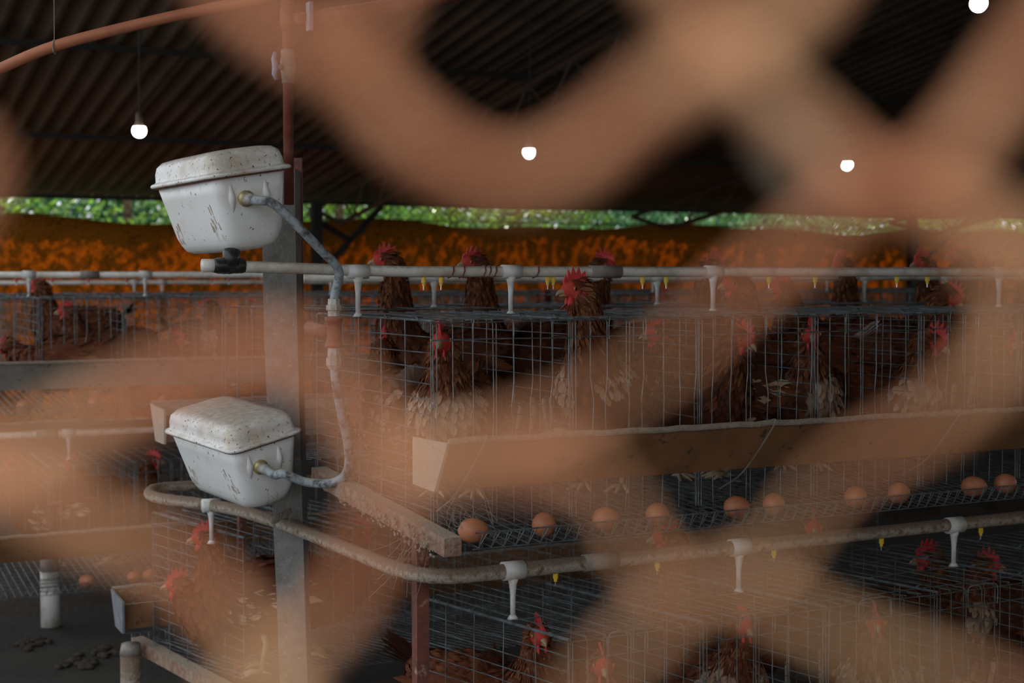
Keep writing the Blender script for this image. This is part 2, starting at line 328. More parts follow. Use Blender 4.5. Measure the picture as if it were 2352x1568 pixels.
# ------------------------------------------------------------------ wire cages
W = .297
WR = .00115
def cage_meshes(D, H, s, sgn, dusty=False, seed=1, grid_front=False):
    """local: a along the row, d into the cage, z from the top rail down; s = shear of the row end"""
    rnd = random.Random(seed)
    def q(a, d, z): return (a + s * d * sgn, d * sgn, z)
    M = {}
    jt = lambda k=.0015: rnd.uniform(-k, k)
    fz = lambda d: -H + d * .06
    b = MB()
    nb = 7
    for k in range(nb + 1):
        a = min(max(k * W / nb + jt(.003), .004), W - .004)
        kink = rnd.choice([0, 0, .006, -.006])
        b.tube([q(a, .03, .0), q(a, .008, .002), q(a, .001, -.006), q(a + jt(), 0, -H * .3), q(a + kink, -.003, -H * .42), q(a + kink * .4 + jt(), -.001, -H * .7), q(a + jt(), 0, -H)], WR, 5)
        if k in (0, 3): b.tube([q(a + .007, .02, .0), q(a + .007, .0, -.006), q(a + .007 + jt(), -.002, -H)], WR, 5)
    a1, a2 = 2 * W / nb, 4 * W / nb      # door loop
    b.tube(spline([q(a1, -.004, -.04), q(a1, -.004, -.005), q(a1 + .012, -.003, .006), q(a2 - .012, -.003, .006), q(a2, -.004, -.005), q(a2, -.004, -.04)], 3), WR, 5)
    for z in (-.002, -.036):
        b.tube([q(0, -.003, z + jt()), q(W * .5, -.003, z + jt()), q(W, -.003, z + jt())], WR * 1.15, 5)
    if grid_front:
        for k in range(2, 13): b.tube([q(0, -.003, -k * .0285), q(W * .5, -.003, -k * .0285 + jt()), q(W, -.003, -k * .0285)], WR, 5)
    M['front_grille'] = b.mesh('front_grille', 'wire')
    b = MB()
    nd = 5
    for k in range(nd + 1):
        d = D * k / nd + jt(.004); b.tube([q(0, d, 0), q(jt(.003), d + jt(.003), -H * .5), q(0, d, fz(d))], WR, 5)
    for k in range(13):
        z = -k * .0295
        b.tube([q(0, 0, z), q(jt(.003), D * .5, z + jt(.003)), q(0, D, z if z > fz(D) else fz(D))], WR, 5)
    b.tube([q(.004, 0, .001), q(.004, D, .001)], .0028, 6)
    for d in (D * .1, D * .35, D * .62, D * .86):
        b.tube([q(-.004, d - .012, .002), q(-.004, d, .007), q(.012, d + .006, .006), q(.012, d + .014, .0)], WR * 1.3, 5)
    M['partition'] = b.mesh('partition', 'wire_dusty' if dusty else 'wire')
    b = MB()
    for k in range(1, 7):
        a = k * W / 7 + jt(.003); b.tube([q(a, .0, .002), q(a + jt(.004), D * .5, .003 + jt(.002)), q(a, D, .002)], WR, 5)
    for d in (.05, .18, .32, .46, D):
        if d <= D: b.tube([q(0, d, .0), q(W * .5, d, jt(.003)), q(W, d, .0)], WR * 1.2, 5)
    M['top_grille'] = b.mesh('top_grille', 'wire')
    b = MB()
    nf = 12
    for k in range(nf):
        a = (k + .5) * W / nf
        b.tube([q(a + .004, -.176, fz(-.17) + .029), q(a, -.166, fz(-.166)), q(a + jt(), D * .4, fz(D * .4)), q(a, D, fz(D))], WR, 4)
        b.tube([q(a, -.166, fz(-.166)), q(a + W / nf * .5, -.175, fz(-.17) + .027)], WR * .9, 4)
    d = -.166
    while d < D: b.tube([q(0, d, fz(d) - .002), q(W, d, fz(d) - .002)], WR, 4); d += .05
    b.tube([q(0, -.176, fz(-.17) + .029), q(W, -.176, fz(-.17) + .029)], WR * 1.3, 5)
    M['floor_grille'] = b.mesh('floor_grille', 'wire_dusty' if dusty else 'wire')
    return M
def tier(u0, ncage, v0, ztop, D, s, sgn, where, group, H=.389, parts=('front_grille', 'partition', 'top_grille', 'floor_grille'), grid_front=False, last_partition=True, seeds=(1, 2, 3), count_from='from the post end'):
    protos = [cage_meshes(D, H, s, sgn, False, sd, grid_front) for sd in seeds]
    for i in range(ncage):
        M = protos[i % len(protos)]
        t = thing('wire_cage', '%s galvanised wire cage %s, %s' % (ORD[i], count_from, where), 'cage', (u0 + i * W, v0, ztop), group)
        for p in parts: link_copy(M[p], p, t)
        if i == ncage - 1 and last_partition and 'partition' in parts: link_copy(M['partition'], 'partition', t, (W, 0, 0))
ZU = EYE - .0894; ZL = EYE - .676
ROW2, ROW3 = 2.88, 5.75
tier(1.06, 7, 2.466, ZU, .58, -.045, 1, 'near upper tier', 'cages of the near upper tier')
tier(1.02, 7, 3.80, ZU, .50, -.045, -1, 'near upper tier, back side', 'cages of the near upper tier, back side', grid_front=True, parts=('front_grille', 'top_grille', 'floor_grille'))
tier(1.26, 6, 2.30, ZL, .45, -.24, 1, 'near lower tier', 'cages of the near lower tier', H=.40, parts=('front_grille', 'partition', 'top_grille', 'floor_grille'), seeds=(4, 5, 6))
tier(.89, 7, 4.07, ZL, .50, -.24, -1, 'near lower tier, back side', 'cages of the near lower tier, back side', H=.40, seeds=(7, 8))
tier(.18, 21, 2.466 + ROW2, ZU, .58, 0, 1, 'second row, upper tier', 'cages of the second row, upper tier', seeds=(9, 10), count_from='from the left')
tier(.18, 21, 3.80 + ROW2, ZU, .50, 0, -1, 'second row, upper tier far side', 'cages of the second row, upper tier far side', parts=('front_grille', 'top_grille', 'partition'), seeds=(11, 12), count_from='from the left')
tier(.18, 6, 2.30 + ROW2, ZL, .45, 0, 1, 'second row, lower tier', 'cages of the second row, lower tier', H=.40, seeds=(13,), count_from='from the left')
tier(.18, 18, 2.466 + ROW3, ZU - .05, .58, 0, 1, 'farthest row', 'cages of the farthest row', parts=('front_grille', 'partition', 'top_grille'), seeds=(14,), count_from='from the left')

# ------------------------------------------------------------------ feed troughs
def trough(u0, u1, v0, ztop, sgn, label, m='trough', endm='end_plate', lip=.211, depth=.097, hang=(), group='feed troughs'):
    t = thing('feed_trough', label, 'feed trough', (u0, v0, ztop - lip - depth), group); L = u1 - u0
    # profile (d, z) from outer lip round to inner lip, then back with wall thickness
    P = [(-.126, depth), (-.066, 0), (-.012, 0), (-.004, depth * .75)]
    Q = [(-.010, depth * .75), (-.016, .005), (-.063, .005), (-.120, depth)]
    pr = P + Q; R = [[(a, d * sgn, z) for d, z in pr] for a in (0, L)]
    MB().rings(R).build('trough_body', m, t)
    b = MB(); k = 60
    b.tube([(L * i / k, -.124 * sgn, depth + random.uniform(-.0015, .0015)) for i in range(k + 1)], .0065, 8); b.build('rim', 'rim_dust', t, True)
    e = [(-.128, depth - .002), (-.068, -.001), (-.010, -.001), (.035, 0), (.035, depth * .93), (-.06, depth * .95)]
    MB().rings([[(-.004 + x, d * sgn, z) for d, z in e] for x in (0, .006)]).build('end_plate', endm, t)
    for a in hang:
        b = MB(); b.tube(spline([(a + .015, -.08 * sgn, depth * .9), (a + .012, -.128 * sgn, depth + .008), (a + .006, -.134 * sgn, depth - .006), (a - .02, -.072 * sgn, -.004), (a - .03, .0, -.05)], 4), .0017, 5)
        b.build('hanger_wire', 'wire_dusty', t)
    return t
trough(1.04, 3.15, 2.466, ZU, 1, 'long dusty tan feed trough along the near upper tier', hang=(.06, .70, 1.19, 1.7))
trough(.86, 3.1, 3.80, ZU - .05, -1, 'feed trough on the back side of the near upper tier, behind the lower tank', m='trough_grey')
trough(1.24, 3.1, 2.30, ZL, 1, 'feed trough along the near lower tier, at the bottom of the frame')
trough(.80, 3.0, 4.07, ZL - .02, -1, 'open feed trough with slate-blue end plate on the back of the near lower tier', m='trough', endm='slate_plate')
trough(-.3, 6.4, 2.466 + ROW2, ZU - .012, 1, 'grey feed trough along the second row, upper tier', m='trough_grey', hang=(.9, 1.6))
trough(-.3, 2.2, 2.30 + ROW2, ZL, 1, 'tan feed trough along the second row, lower tier')

# ------------------------------------------------------------------ drinker pipes
def nipple(t, p, m):
    b = MB(); p = Vector(p)
    b.tube([p, p + Vector((0, 0, -.012))], .0055, 8); b.tube([p + Vector((0, 0, -.012)), p + Vector((0, 0, -.018))], .0035, 8)
    o = b.build('nipple', m, t)
    MB().tube([p + Vector((0, 0, -.017)), p + Vector((0, 0, -.027))], .0014, 6).build('pin', 'steel_pin', o)
def peg(t, p, ztop, r):
    p = Vector(p); h = p.z - ztop; b = MB()
    b.tube([p + Vector((-.022, 0, 0)), p + Vector((.022, 0, 0))], r * 1.28, 14)
    b.tube([p + Vector((0, 0, -r)), p + Vector((0, 0, -r - .012)), p + Vector((0, 0, -h * .5)), p + Vector((0, 0, -h + .004))], [.012, .008, .0055, .0055], 8)
    b.tube([p + Vector((0, 0, -h + .008)), p + Vector((0, 0, -h))], [.006, .012], 8)
    b.build('support_peg', 'peg', t, True)
def collar(t, p0, p1, r, m, name='coupling'):
    MB().tube([p0, p1], r, 14).build(name, m, t, True)
# upper pipe of the near row
PV = 2.81; PR = .0118
t = thing('water_pipe', 'white drinker pipe along the near upper tier, ending in black tape under the upper tank', 'pipe', (0, 0, 0), 'drinker pipes')
us = u_at(478, PV); zP = EYE + .004
zp = lambda u: zP + max(0, 1.15 - u) * .028
MB().tube([(us + i * .06, PV, zp(us + i * .06)) for i in range(int((3.5 - us) / .06))], PR, 14).build('pipe', 'pvc', t, True)
collar(t, (us - .012, PV, zp(us)), (us + .02, PV, zp(us)), PR * 1.1, 'pvc', 'end_cap')
b = MB(); x0 = u_at(490, PV); x1 = u_at(562, PV)
b.tube([(x0 + (x1 - x0) * k / 12, PV, zp(x0)) for k in range(13)], [PR * r_ for r_ in (1.12, 1.25, 1.38, 1.36, 1.45, 1.4, 1.46, 1.38, 1.3, 1.34, 1.28, 1.3, 1.12)], 14)
xm = u_at(531, PV); b.tube([(xm, PV, zp(x0)), (xm, PV, zp(x0) + .018), (xm + .002, PV + .004, zp(x0) + .029)], [.02, .0165, .018], 12); b.build('tape_wrap', 'tape', t, True)
for px in (822, 1173, 1638, 2295): peg(t, (u_at(px, PV), PV, zP), ZU, PR)
for px in (973, 1013, 1258, 1271, 1476, 1530, 1766, 1872, 2060, 2130): nipple(t, (u_at(px, PV), PV, zP - PR), 'nipple_yellow')
collar(t, (u_at(1355, PV), PV, zP), (u_at(1424, PV), PV, zP), PR * 1.22, 'sleeve')
for px in (1035, 1060, 1108, 1120, 1133, 1230):
    b = MB(); x = u_at(px, PV); b.tube([(x + .004 * math.sin(k * .9), PV + (PR + .002) * math.cos(k), zP + (PR + .002) * math.sin(k)) for k in range(8)], .0018, 5); b.build('tie_wire', 'rust_frame', t)
# back pipe of near row
PB = 3.46
t = thing('water_pipe', 'thin grey drinker pipe behind the white one, near row back side', 'pipe', (0, 0, 0), 'drinker pipes')
MB().tube([(1.14, PB, EYE - .012), (3.6, PB, EYE - .012)], PR * .8, 10).build('pipe', 'pvc', t, True)
for px in (997, 1510, 1985, 2170): peg(t, (u_at(px, PB), PB, EYE - .012), ZU, PR * .8)
# lower pipe: along the front, bend, across under the lower tank, U bend to the back side
zL = EYE - .58
path = [(3.6, 2.494, zL), (2.6, 2.494, zL + .002), (1.9, 2.494, zL), (1.55, 2.494, zL), (1.38, 2.494, zL)]
for (px, py) in ((1090, 1319), (1020, 1323), (960, 1318), (900, 1302), (830, 1274), (760, 1246), (690, 1218), (620, 1193)): q_ = at_z(px, py, zL); path.append(tuple(q_))
for (px, py) in ((540, 1170), (450, 1155), (390, 1148), (352, 1140), (344, 1130), (365, 1121), (430, 1116), (520, 1112)): q_ = at_z(px, py, zL); path.append(tuple(q_))
q_ = at_z(640, 1108, zL); path += [tuple(q_), (2.0, q_.y + .02, zL)]
t = thing('water_pipe', 'crusted drinker pipe bending below the lower tank along the near lower tier', 'pipe', (0, 0, 0), 'drinker pipes')
sp = spline(path, 8)
MB().tube(sp, [.0150 + random.uniform(-.0006, .0006) for _ in sp], 14).build('pipe', 'pvc_crust', t, True)
for px, vv in ((1178, 2.494), (1702, 2.494), (2200, 2.494)): peg(t, (u_at(px, vv), vv, zL), ZL, .0148)
q_ = at_z(485, 1160, zL); peg(t, q_, ZL, .0135)
for px in (1277, 1513, 1783, 2032, 2262): nipple(t, (u_at(px, 2.494), 2.494, zL - .013), 'nipple_yellow')
collar(t, (u_at(1342, 2.494), 2.494, zL), (u_at(1418, 2.494), 2.494, zL), .0175, 'sleeve')
b = MB(); q_ = at_z(640, 1195, zL + .018); b.tube(spline([q_ + Vector((-.02, -.01, 0)), q_ + Vector((.0, 0, .008)), q_ + Vector((.02, .01, .012)), q_ + Vector((.035, .02, .02))], 3), [.006, .009, .010, .010, .009, .009, .009, .008, .006, .004], 8); b.build('twisted_cloth', 'rim_dust', t, True)
# second row pipes
v2 = PV + ROW2
t = thing('water_pipe', 'white drinker pipe with red nipples along the second row, upper tier', 'pipe', (0, 0, 0), 'drinker pipes')
z2 = EYE - .005
MB().tube([(-.3, v2, z2), (7, v2, z2)], .0125, 12).build('pipe', 'pvc', t, True)
for px in (37, 120, 203, 290, 487, 525): nipple(t, (u_at(px, v2), v2, z2 - .012), 'nipple_red')
for px in (66, 333, 610): peg(t, (u_at(px, v2), v2, z2), ZU, .0125)
for px in (760, 1100, 1500, 1900, 2300): peg(t, (u_at(px, v2), v2, z2), ZU, .0125)
collar(t, (u_at(183, v2), v2, z2), (u_at(226, v2), v2, z2), .0155, 'sleeve')
t = thing('water_pipe', 'grey drinker pipe of the farthest row, behind the red-nippled one', 'pipe', (0, 0, 0), 'drinker pipes')
v3 = PV + ROW3; MB().tube([(-.2, v3, EYE - .052), (7, v3, EYE - .052)], .0125, 10).build('pipe', 'pvc', t, True)
for px in (308, 372, 620): peg(t, (u_at(px, v3), v3, EYE - .052), ZU - .05, .0125)
t = thing('water_pipe', 'dusty drinker pipe with grey sleeve along the second row, lower tier', 'pipe', (0, 0, 0), 'drinker pipes')
v4 = 2.494 + ROW2; MB().tube([(-.3, v4, zL), (2.4, v4, zL)], .013, 12).build('pipe', 'pvc', t, True)
collar(t, (u_at(76, v4), v4, zL), (u_at(126, v4), v4, zL), .0160, 'sleeve')
for px in (152, 420): peg(t, (u_at(px, v4), v4, zL), ZL, .013)

# ------------------------------------------------------------------ frame, post, legs
t = thing('concrete_post', 'tall grey concrete post behind the two white tanks', 'post', (1.022, 3.22, 0))
lean = Matrix.Rotation(.012, 4, 'Y')
R = [[(x * k + o, y * k, z) for x, y in ((-.037, -.03), (.037, -.03), (.037, .03), (-.037, .03))] for z, k, o in ((0, .86, .02), (.5, .9, .008), (1.1, 1.05, -.01), (EYE + .24, 1.05, -.014))]
Rz = Matrix.Rotation(math.radians(-30), 3, 'Z')
MB().rings([[Rz @ Vector(p) for p in r] for r in R]).build('shaft', 'concrete', t)
MB().box((.035, .03, .9), (.012, .006, .62), Rz).build('rusty_strip', 'rust_frame', t)
t = thing('cage_frame', 'rusty steel end frame carrying the near cages, crusted with dust', 'frame', (0, 0, 0))
def sqtube(p0, p1, hw, name, m):
    p0, p1 = Vector(p0), Vector(p1); b = MB(); ax = (p1 - p0).normalized()
    s_ = ax.cross(Vector((0, 0, 1)) if abs(ax.z) < .9 else Vector((1, 0, 0))).normalized(); u_ = ax.cross(s_)
    b.rings([[p + s_ * x * hw + u_ * y * hw for x, y in ((-1, -1), (1, -1), (1, 1), (-1, 1))] for p in (p0, p1)]); return b.build(name, m, t)
sqtube((1.045, 2.335, EYE - .490), (1.03, 3.03, EYE - .445), .017, 'sloping_beam', 'dusty_frame')
sqtube((1.02, 3.22, EYE - .452), (1.0, 3.9, EYE - .50), .015, 'sloping_beam', 'dusty_frame')
sqtube((1.093, 2.6, EYE - .47), (1.093, 2.6, 0), .013, 'front_leg', 'rust_frame')
sqtube((1.055, 3.72, EYE - .50), (1.03, 3.72, 0), .010, 'back_leg', 'rust_frame')
sqtube((1.24, 2.16, ZL - .41), (.87, 4.2, ZL - .40), .018, 'bottom_beam', 'dusty_frame')
b = MB()
for k in range(170):
    p = Vector((1.035, random.uniform(2.36, 3.0), EYE - .50)); p.z += (p.y - 2.335) * .07 + random.uniform(-.02, .02)
    b.ball(p + Vector((-.015, 0, 0)), (random.uniform(.001, .003), random.uniform(.002, .007), random.uniform(.0015, .004)), 6, 4)
tag(b.build('dust_clumps', 'rim_dust', t, True), kind='stuff')
for i, (px, py, v) in enumerate(((115, 1330, 5.25),)):
    p = at_v(px, py, v)
    l = thing('support_leg', ['short white round leg under the second row, standing on the dirt floor'][i], 'leg', (p.x, v, 0), 'legs of the second row')
    MB().tube([(0, 0, 0), (0, 0, .2)], .034, 14).build('shaft', 'pvc', l, True); MB().tube([(0, 0, .2), (0, 0, .24)], [.036, .03], 14).build('cap', 'sleeve', l, True)
p = at_v(300, 1470, 4.1)
l = thing('support_leg', 'pale round leg below the slate-ended trough', 'leg', (p.x, 4.1, 0), 'legs of the near row')
MB().tube([(0, 0, 0), (0, 0, .17)], .03, 14).build('shaft', 'pvc_crust', l, True); MB().tube([(0, 0, .17), (0, 0, .2)], [.032, .026], 14).build('cap', 'sleeve', l, True)
for i, (px, py, lb) in enumerate(((180, 1530, 'dark clump of dung on the floor at the lower left'), (70, 1480, 'small dark dropping on the floor at the left edge'), (230, 1500, 'flat dark dropping on the floor below the slate-ended trough'))):
    p = at_z(px, py, .0); b = MB(); rr = random.Random(i)
    for k in range(16): b.ball((rr.gauss(0, .03), rr.gauss(0, .03), .004), (rr.uniform(.008, .028), rr.uniform(.006, .02), rr.uniform(.004, .012)), 8, 5)
    o = b.build('dropping', 'dung', None, True); o.location = p; tag(o, lb, 'dropping', 'droppings on the floor')

def shade_bed(u0, u1, v0, v1, h, label):  # dark mound added under a row, standing in for the shade between cages
    b = MB(); nu, nv = int((u1 - u0) / .08), int((v1 - v0) / .08); rr_ = random.Random(int(v0 * 10))
    for i in range(nu + 1):
        for j in range(nv + 1):
            a, c = i / nu, j / nv; e = min(1, 6 * min(a, 1 - a), 4 * min(c, 1 - c))
            b.v.append((u0 + (u1 - u0) * a, v0 + (v1 - v0) * c, -.004 + e * (h + rr_.uniform(-.02, .03))))
    for i in range(nu):
        for j in range(nv): a = i * (nv + 1) + j; b.f.append((a, a + nv + 1, a + nv + 2, a + 1))
    tag(b.build('added_shade_bed', 'dung', None, True), label, 'shade_bed', kind='stuff')
shade_bed(1.15, 3.8, 2.2, 4.1, .09, 'dark manure added to darken the floor below the near row of cages')
shade_bed(.2, 6.4, 5.45, 7.0, .07, 'dark manure added to darken the floor below the second row of cages')
# ------------------------------------------------------------------ tanks
AX, AY, TX, TY, TH_ = .1699, .0912, .0294, .0315, .157
def rr(ax, ay, r, n=5):
    o = []
    for cx_, cy_, a0 in ((ax - r, ay - r, 0), (-ax + r, ay - r, 90), (-ax + r, -ay + r, 180), (ax - r, -ay + r, 270)):
        for k in range(n + 1): a = math.radians(a0 + 90 * k / n); o.append((cx_ + r * math.cos(a), cy_ + r * math.sin(a)))
    return o
def tank(label, pos, M3, fit, seed):
    M = Matrix.Translation(pos) @ Matrix(M3).to_4x4()
    t = thing('water_tank', label, 'tank', M=M, group='white plastic header tanks')
    ins = .010; a0, b0 = AX - ins, AY - ins
    def sec(f, z, shr=0): return [(x, y, z) for x, y in rr(a0 - (TX - ins) * f - shr, b0 - (TY - ins) * f - shr, .02 + .012 * f)]
    R = [sec(1, -TH_, .03), sec(1, -TH_ + .002, .018), sec(1, -TH_ + .009, .006), sec(.98, -TH_ + .022, 0)] + [sec(f, -TH_ * f) for f in (.75, .5, .25, .02)]
    body = MB().rings(R).build('tank_body', 'tank', t, True)
    def lid(sx, z, r=.026): return [(x, y, z) for x, y in rr(AX - sx, AY - sx, r)]
    R = [lid(.012, -.006), lid(0, -.007), lid(-.002, -.003), lid(0, .001), lid(.006, .003), lid(.008, .006), lid(.009, .02), lid(.013, .034), lid(.022, .043, .03), lid(.04, .0465, .03), lid(.07, .048, .02)]
    MB().rings(R).build('lid', 'tank_lid', t, True)
    MB().rings([lid(.008, -.010), lid(.004, -.010), lid(.004, -.006), lid(.008, -.006)]).build('seal', 'rust_frame', t, True)
    # moulded ribs on the short face
    fx = lambda z: a0 - (TX - ins) * (-z / TH_)
    for y in (-.046, .028):
        b = MB(); b.tube([(fx(-.02) - .003, y, -.02), (fx(-.05) - .001, y, -.05), (fx(-.085) - .004, y, -.085)], [.003, .008, .002], 8); b.build('rib', 'tank', t, True)
    # scraped, muddy streaks on the long face (the side towards -y)
    rnd = random.Random(seed)
    fy = lambda z: -(b0 - (TY - ins) * (-z / TH_))
    for (x, z, n_) in ((-.10, -.11, 9), (.09, -.085, 8), (.105, -.12, 8)):
        b = MB()
        for k in range(n_):
            xx = x + rnd.uniform(-.018, .018); zz = z + rnd.uniform(-.02, .02); ln = rnd.uniform(.008, .022); w_ = rnd.uniform(.0008, .0022)
            za, zb = zz + ln * .5, max(zz - ln * .5, -TH_ + .026)
            b.add([(xx - w_, fy(za) - .0008, za), (xx + w_ * .6, fy(za) - .0008, za), (xx + w_ + .003, fy(zb) - .0008, zb), (xx - w_ * .3 + .003, fy(zb) - .0008, zb)], [(0, 1, 2, 3)])
        b.build('mud_streak', 'scrape', body)
    # outlet fitting on the short face
    fy_, fz_ = fit; x0 = fx(fz_); d = Vector((1, 0, -.12)).normalized(); p0 = Vector((x0, fy_, fz_))
    MB().tube([p0 - d * .004, p0 + d * .007], .0165, 14).build('brass_nut', 'brass', t, True)
    MB().tube([p0, p0 + d * .012, p0 + d * .013, p0 + d * .024, p0 + d * .025, p0 + d * .036], [.011, .0125, .0095, .012, .009, .0095], 10).build('outlet', 'fitting', t, True)
    return M @ p0, (M.to_3x3() @ d).normalized()
upM = ((.1341, .9772, -.1648), (-.9909, .1345, -.0089), (.0135, .1645, .9863))
loM = ((.2095, .9577, -.1970), (-.9761, .1930, -.1000), (-.0578, .2133, .9753))
pu, du = tank('white plastic water tank with dusty lid, upper of two, tilted above the white pipe', (.7876, 2.9407, 1.4524), upM, (-.018, -.054), 3)
pl_, dl = tank('white plastic water tank with clean domed lid, lower of two, resting on the bent pipe', (.8729, 3.173, .8992), loM, (-.022, -.056), 5)
HV = pu.y
pts = [pu + du * .03, pu + du * .06, at_v(628, 468, HV - .07), at_v(690, 525, HV - .07), at_v(738, 575, HV - .05), at_v(768, 604, HV - .04), at_v(779, 628, HV - .03), at_v(773, 660, HV - .02), at_v(766, 692, HV - .02)]
VT = HV - .02
t = thing('hose', 'grey dusty hose from the upper tank down to the red tee', 'hose', (0, 0, 0), 'grey hoses')
MB().tube(spline(pts, 7), .0092, 12).build('hose_tube', 'hose', t, True)
t = thing('hose', 'grey dusty hose looping from the red tee to the lower tank', 'hose', (0, 0, 0), 'grey hoses')
pts = [at_v(768, 838, VT), at_v(772, 880, VT), at_v(785, 950, VT + .02), at_v(799, 1020, VT + .05), at_v(801, 1070, VT + .08), at_v(785, 1098, VT + .1), at_v(752, 1110, VT + .12), at_v(700, 1106, VT + .15), at_v(652, 1088, pl_.y - .10), pl_ + dl * .065, pl_ + dl * .03]
MB().tube(spline(pts, 7), .0098, 12).build('hose_tube', 'hose', t, True)
# tee between the hoses
t = thing('pipe_tee', 'red pipe tee with grey couplings joining the two hoses', 'pipe fitting', (0, 0, 0))
q = lambda y: at_v(767, y, VT)
MB().tube([q(686), q(700), q(701), q(712), q(713), q(726)], [.0125, .0135, .0165, .0165, .013, .013], 8).build('upper_coupling', 'fitting', t)
MB().tube([q(728), q(738), q(739), q(752), q(776), q(790), q(791), q(797)], [.0185, .0185, .0165, .0155, .0155, .0165, .0185, .0185], 14).build('tee_body', 'red_pvc', t, True)
MB().tube([q(798), q(806), q(807), q(820), q(821), q(838), q(848)], [.013, .013, .0135, .0135, .0165, .0165, .011], 8).build('lower_coupling', 'fitting', t)
e0 = at_v(758, 765, VT + .004); e1 = at_v(712, 753, VT + .12)
MB().tube([e0, e1], .0145, 12).build('side_branch', 'red_pvc', t, True)

# ------------------------------------------------------------------ red supply pipes above
VR = 3.0; UR = u_at(665, VR)
t = thing('supply_pipe', 'red-brown vertical supply pipe with a grey ball valve above the upper tank', 'pipe', (0, 0, 0), 'supply pipes')
zy = lambda y: at_v(665, y, VR).z
MB().tube([(UR, VR, zy(470)), (UR, VR, EYE + 1.2)], .0112, 14).build('pipe', 'red_pvc', t, True)
MB().tube([(UR, VR, zy(y)) for y in (192, 180, 179, 168, 160, 140, 128, 127, 115, 114)], [.0135, .0135, .0145, .0145, .017, .017, .0145, .0155, .0155, .0115], 12).build('ball_valve', 'sleeve', t, True)
MB().tube([(UR, VR, zy(y)) for y in (75, 62, 60, 20, 18, 6)], [.0125, .0125, .0165, .0165, .0145, .0145], 12).build('tee_fitting', 'red_pvc', t, True)
c_ = at_v(647, 155, VR - .01); h_ = at_v(632, 152, VR - .012)
b = MB(); b.tube([c_, h_], .006, 8); b.tube([at_v(632, 120, VR - .012), at_v(629, 135, VR - .012), at_v(633, 152, VR - .012), at_v(630, 170, VR - .012), at_v(635, 183, VR - .012)], [.004, .006, .0075, .006, .004], 8); b.build('handle', 'valve_handle', t, True)
t = thing('supply_pipe', 'thin orange supply pipe sagging towards the upper left corner', 'pipe', (0, 0, 0), 'supply pipes')
MB().tube(spline([at_v(-1500, 620, 3.5), at_v(-700, 470, 3.4), at_v(-160, 235, 3.3), at_v(0, 158, 3.25), at_v(125, 106, 3.2), at_v(300, 60, 3.15), at_v(450, 26, 3.1), at_v(580, 0, 3.05), at_v(650, -22, 3.0)], 6), .0118, 12).build('pipe', 'orange_pvc', t, True)
s0 = at_v(125, 108, 3.2)
b = MB(); b.tube([s0 + Vector((.0145 * math.cos(k) * .4, .0145 * math.cos(k), .0145 * math.sin(k))) for k in range(8)], .0018, 5); b.tube([s0 + Vector((0, 0, .013)), s0 + Vector((.002, 0, .25)), s0 + Vector((0, 0, .75))], .001, 5); b.build('hanging_string', 'web', t)
t = thing('supply_pipe', 'thick dusty pink supply pipe rising to the right from the tee', 'pipe', (0, 0, 0), 'supply pipes')
MB().tube([at_v(675, 46, 2.99), at_v(708, 40, 2.98)], .0135, 12).build('stub', 'red_pvc', t, True)
MB().tube([at_v(712, 42, 2.97), at_v(850, 22, 2.95), at_v(1000, -4, 2.93), at_v(1150, -35, 2.92), at_v(2400, -330, 2.9), at_v(3600, -640, 2.9)], .0165, 14).build('pipe', 'red_pvc', t, True)
b = MB(); b.box(at_v(711, 38, 2.96), (.004, .012, .03)); b.build('flange', 'valve_handle', t)

# ------------------------------------------------------------------ bulbs
def bulb(px, py, v, r, label):
    p = at_v(px, py, v); t = thing('light_bulb', label, 'light bulb', p, 'hanging bulbs')
    R = []
    for k in range(8):
        ph = -math.pi / 2 + .01 + (math.pi * .68) * k / 7
        R.append([(r * math.cos(ph) * math.cos(a * math.pi / 8), r * math.cos(ph) * math.sin(a * math.pi / 8), r * math.sin(ph)) for a in range(16)])
    MB().rings(R).build('globe', 'bulb_glow', t, True)
    zt = r * math.sin(-math.pi / 2 + math.pi * .68)
    MB().tube([(0, 0, zt), (0, 0, zt + r * .9), (0, 0, zt + r * 1.0), (0, 0, zt + r * 2.0)], [r * .8, r * .45, r * .5, r * .45], 12).build('socket', 'socket', t, True)
    zr = (RIDGE_Z + (v - RIDGE_V) * sl_b if v > RIDGE_V else FRONT_Z + (v - FRONT_V) * (RIDGE_Z - FRONT_Z) / (RIDGE_V - FRONT_V)) - p.z
    MB().tube([(0, 0, zt + r * 1.9), (.005, 0, (zr + r) * .5), (0, 0, zr)], .003, 5).build('cord', 'dark_steel', t)
bulb(320, 300, 6.3, .031, 'lit white bulb hanging left of the upper tank')
bulb(1215, 350, 6.3, .031, 'lit white bulb hanging in the middle of the picture')
bulb(1946, 379, 6.3, .031, 'lit white bulb hanging right of the middle')
bulb(2248, 8, 4.0, .032, 'lit white bulb at the top right corner, nearest of four')

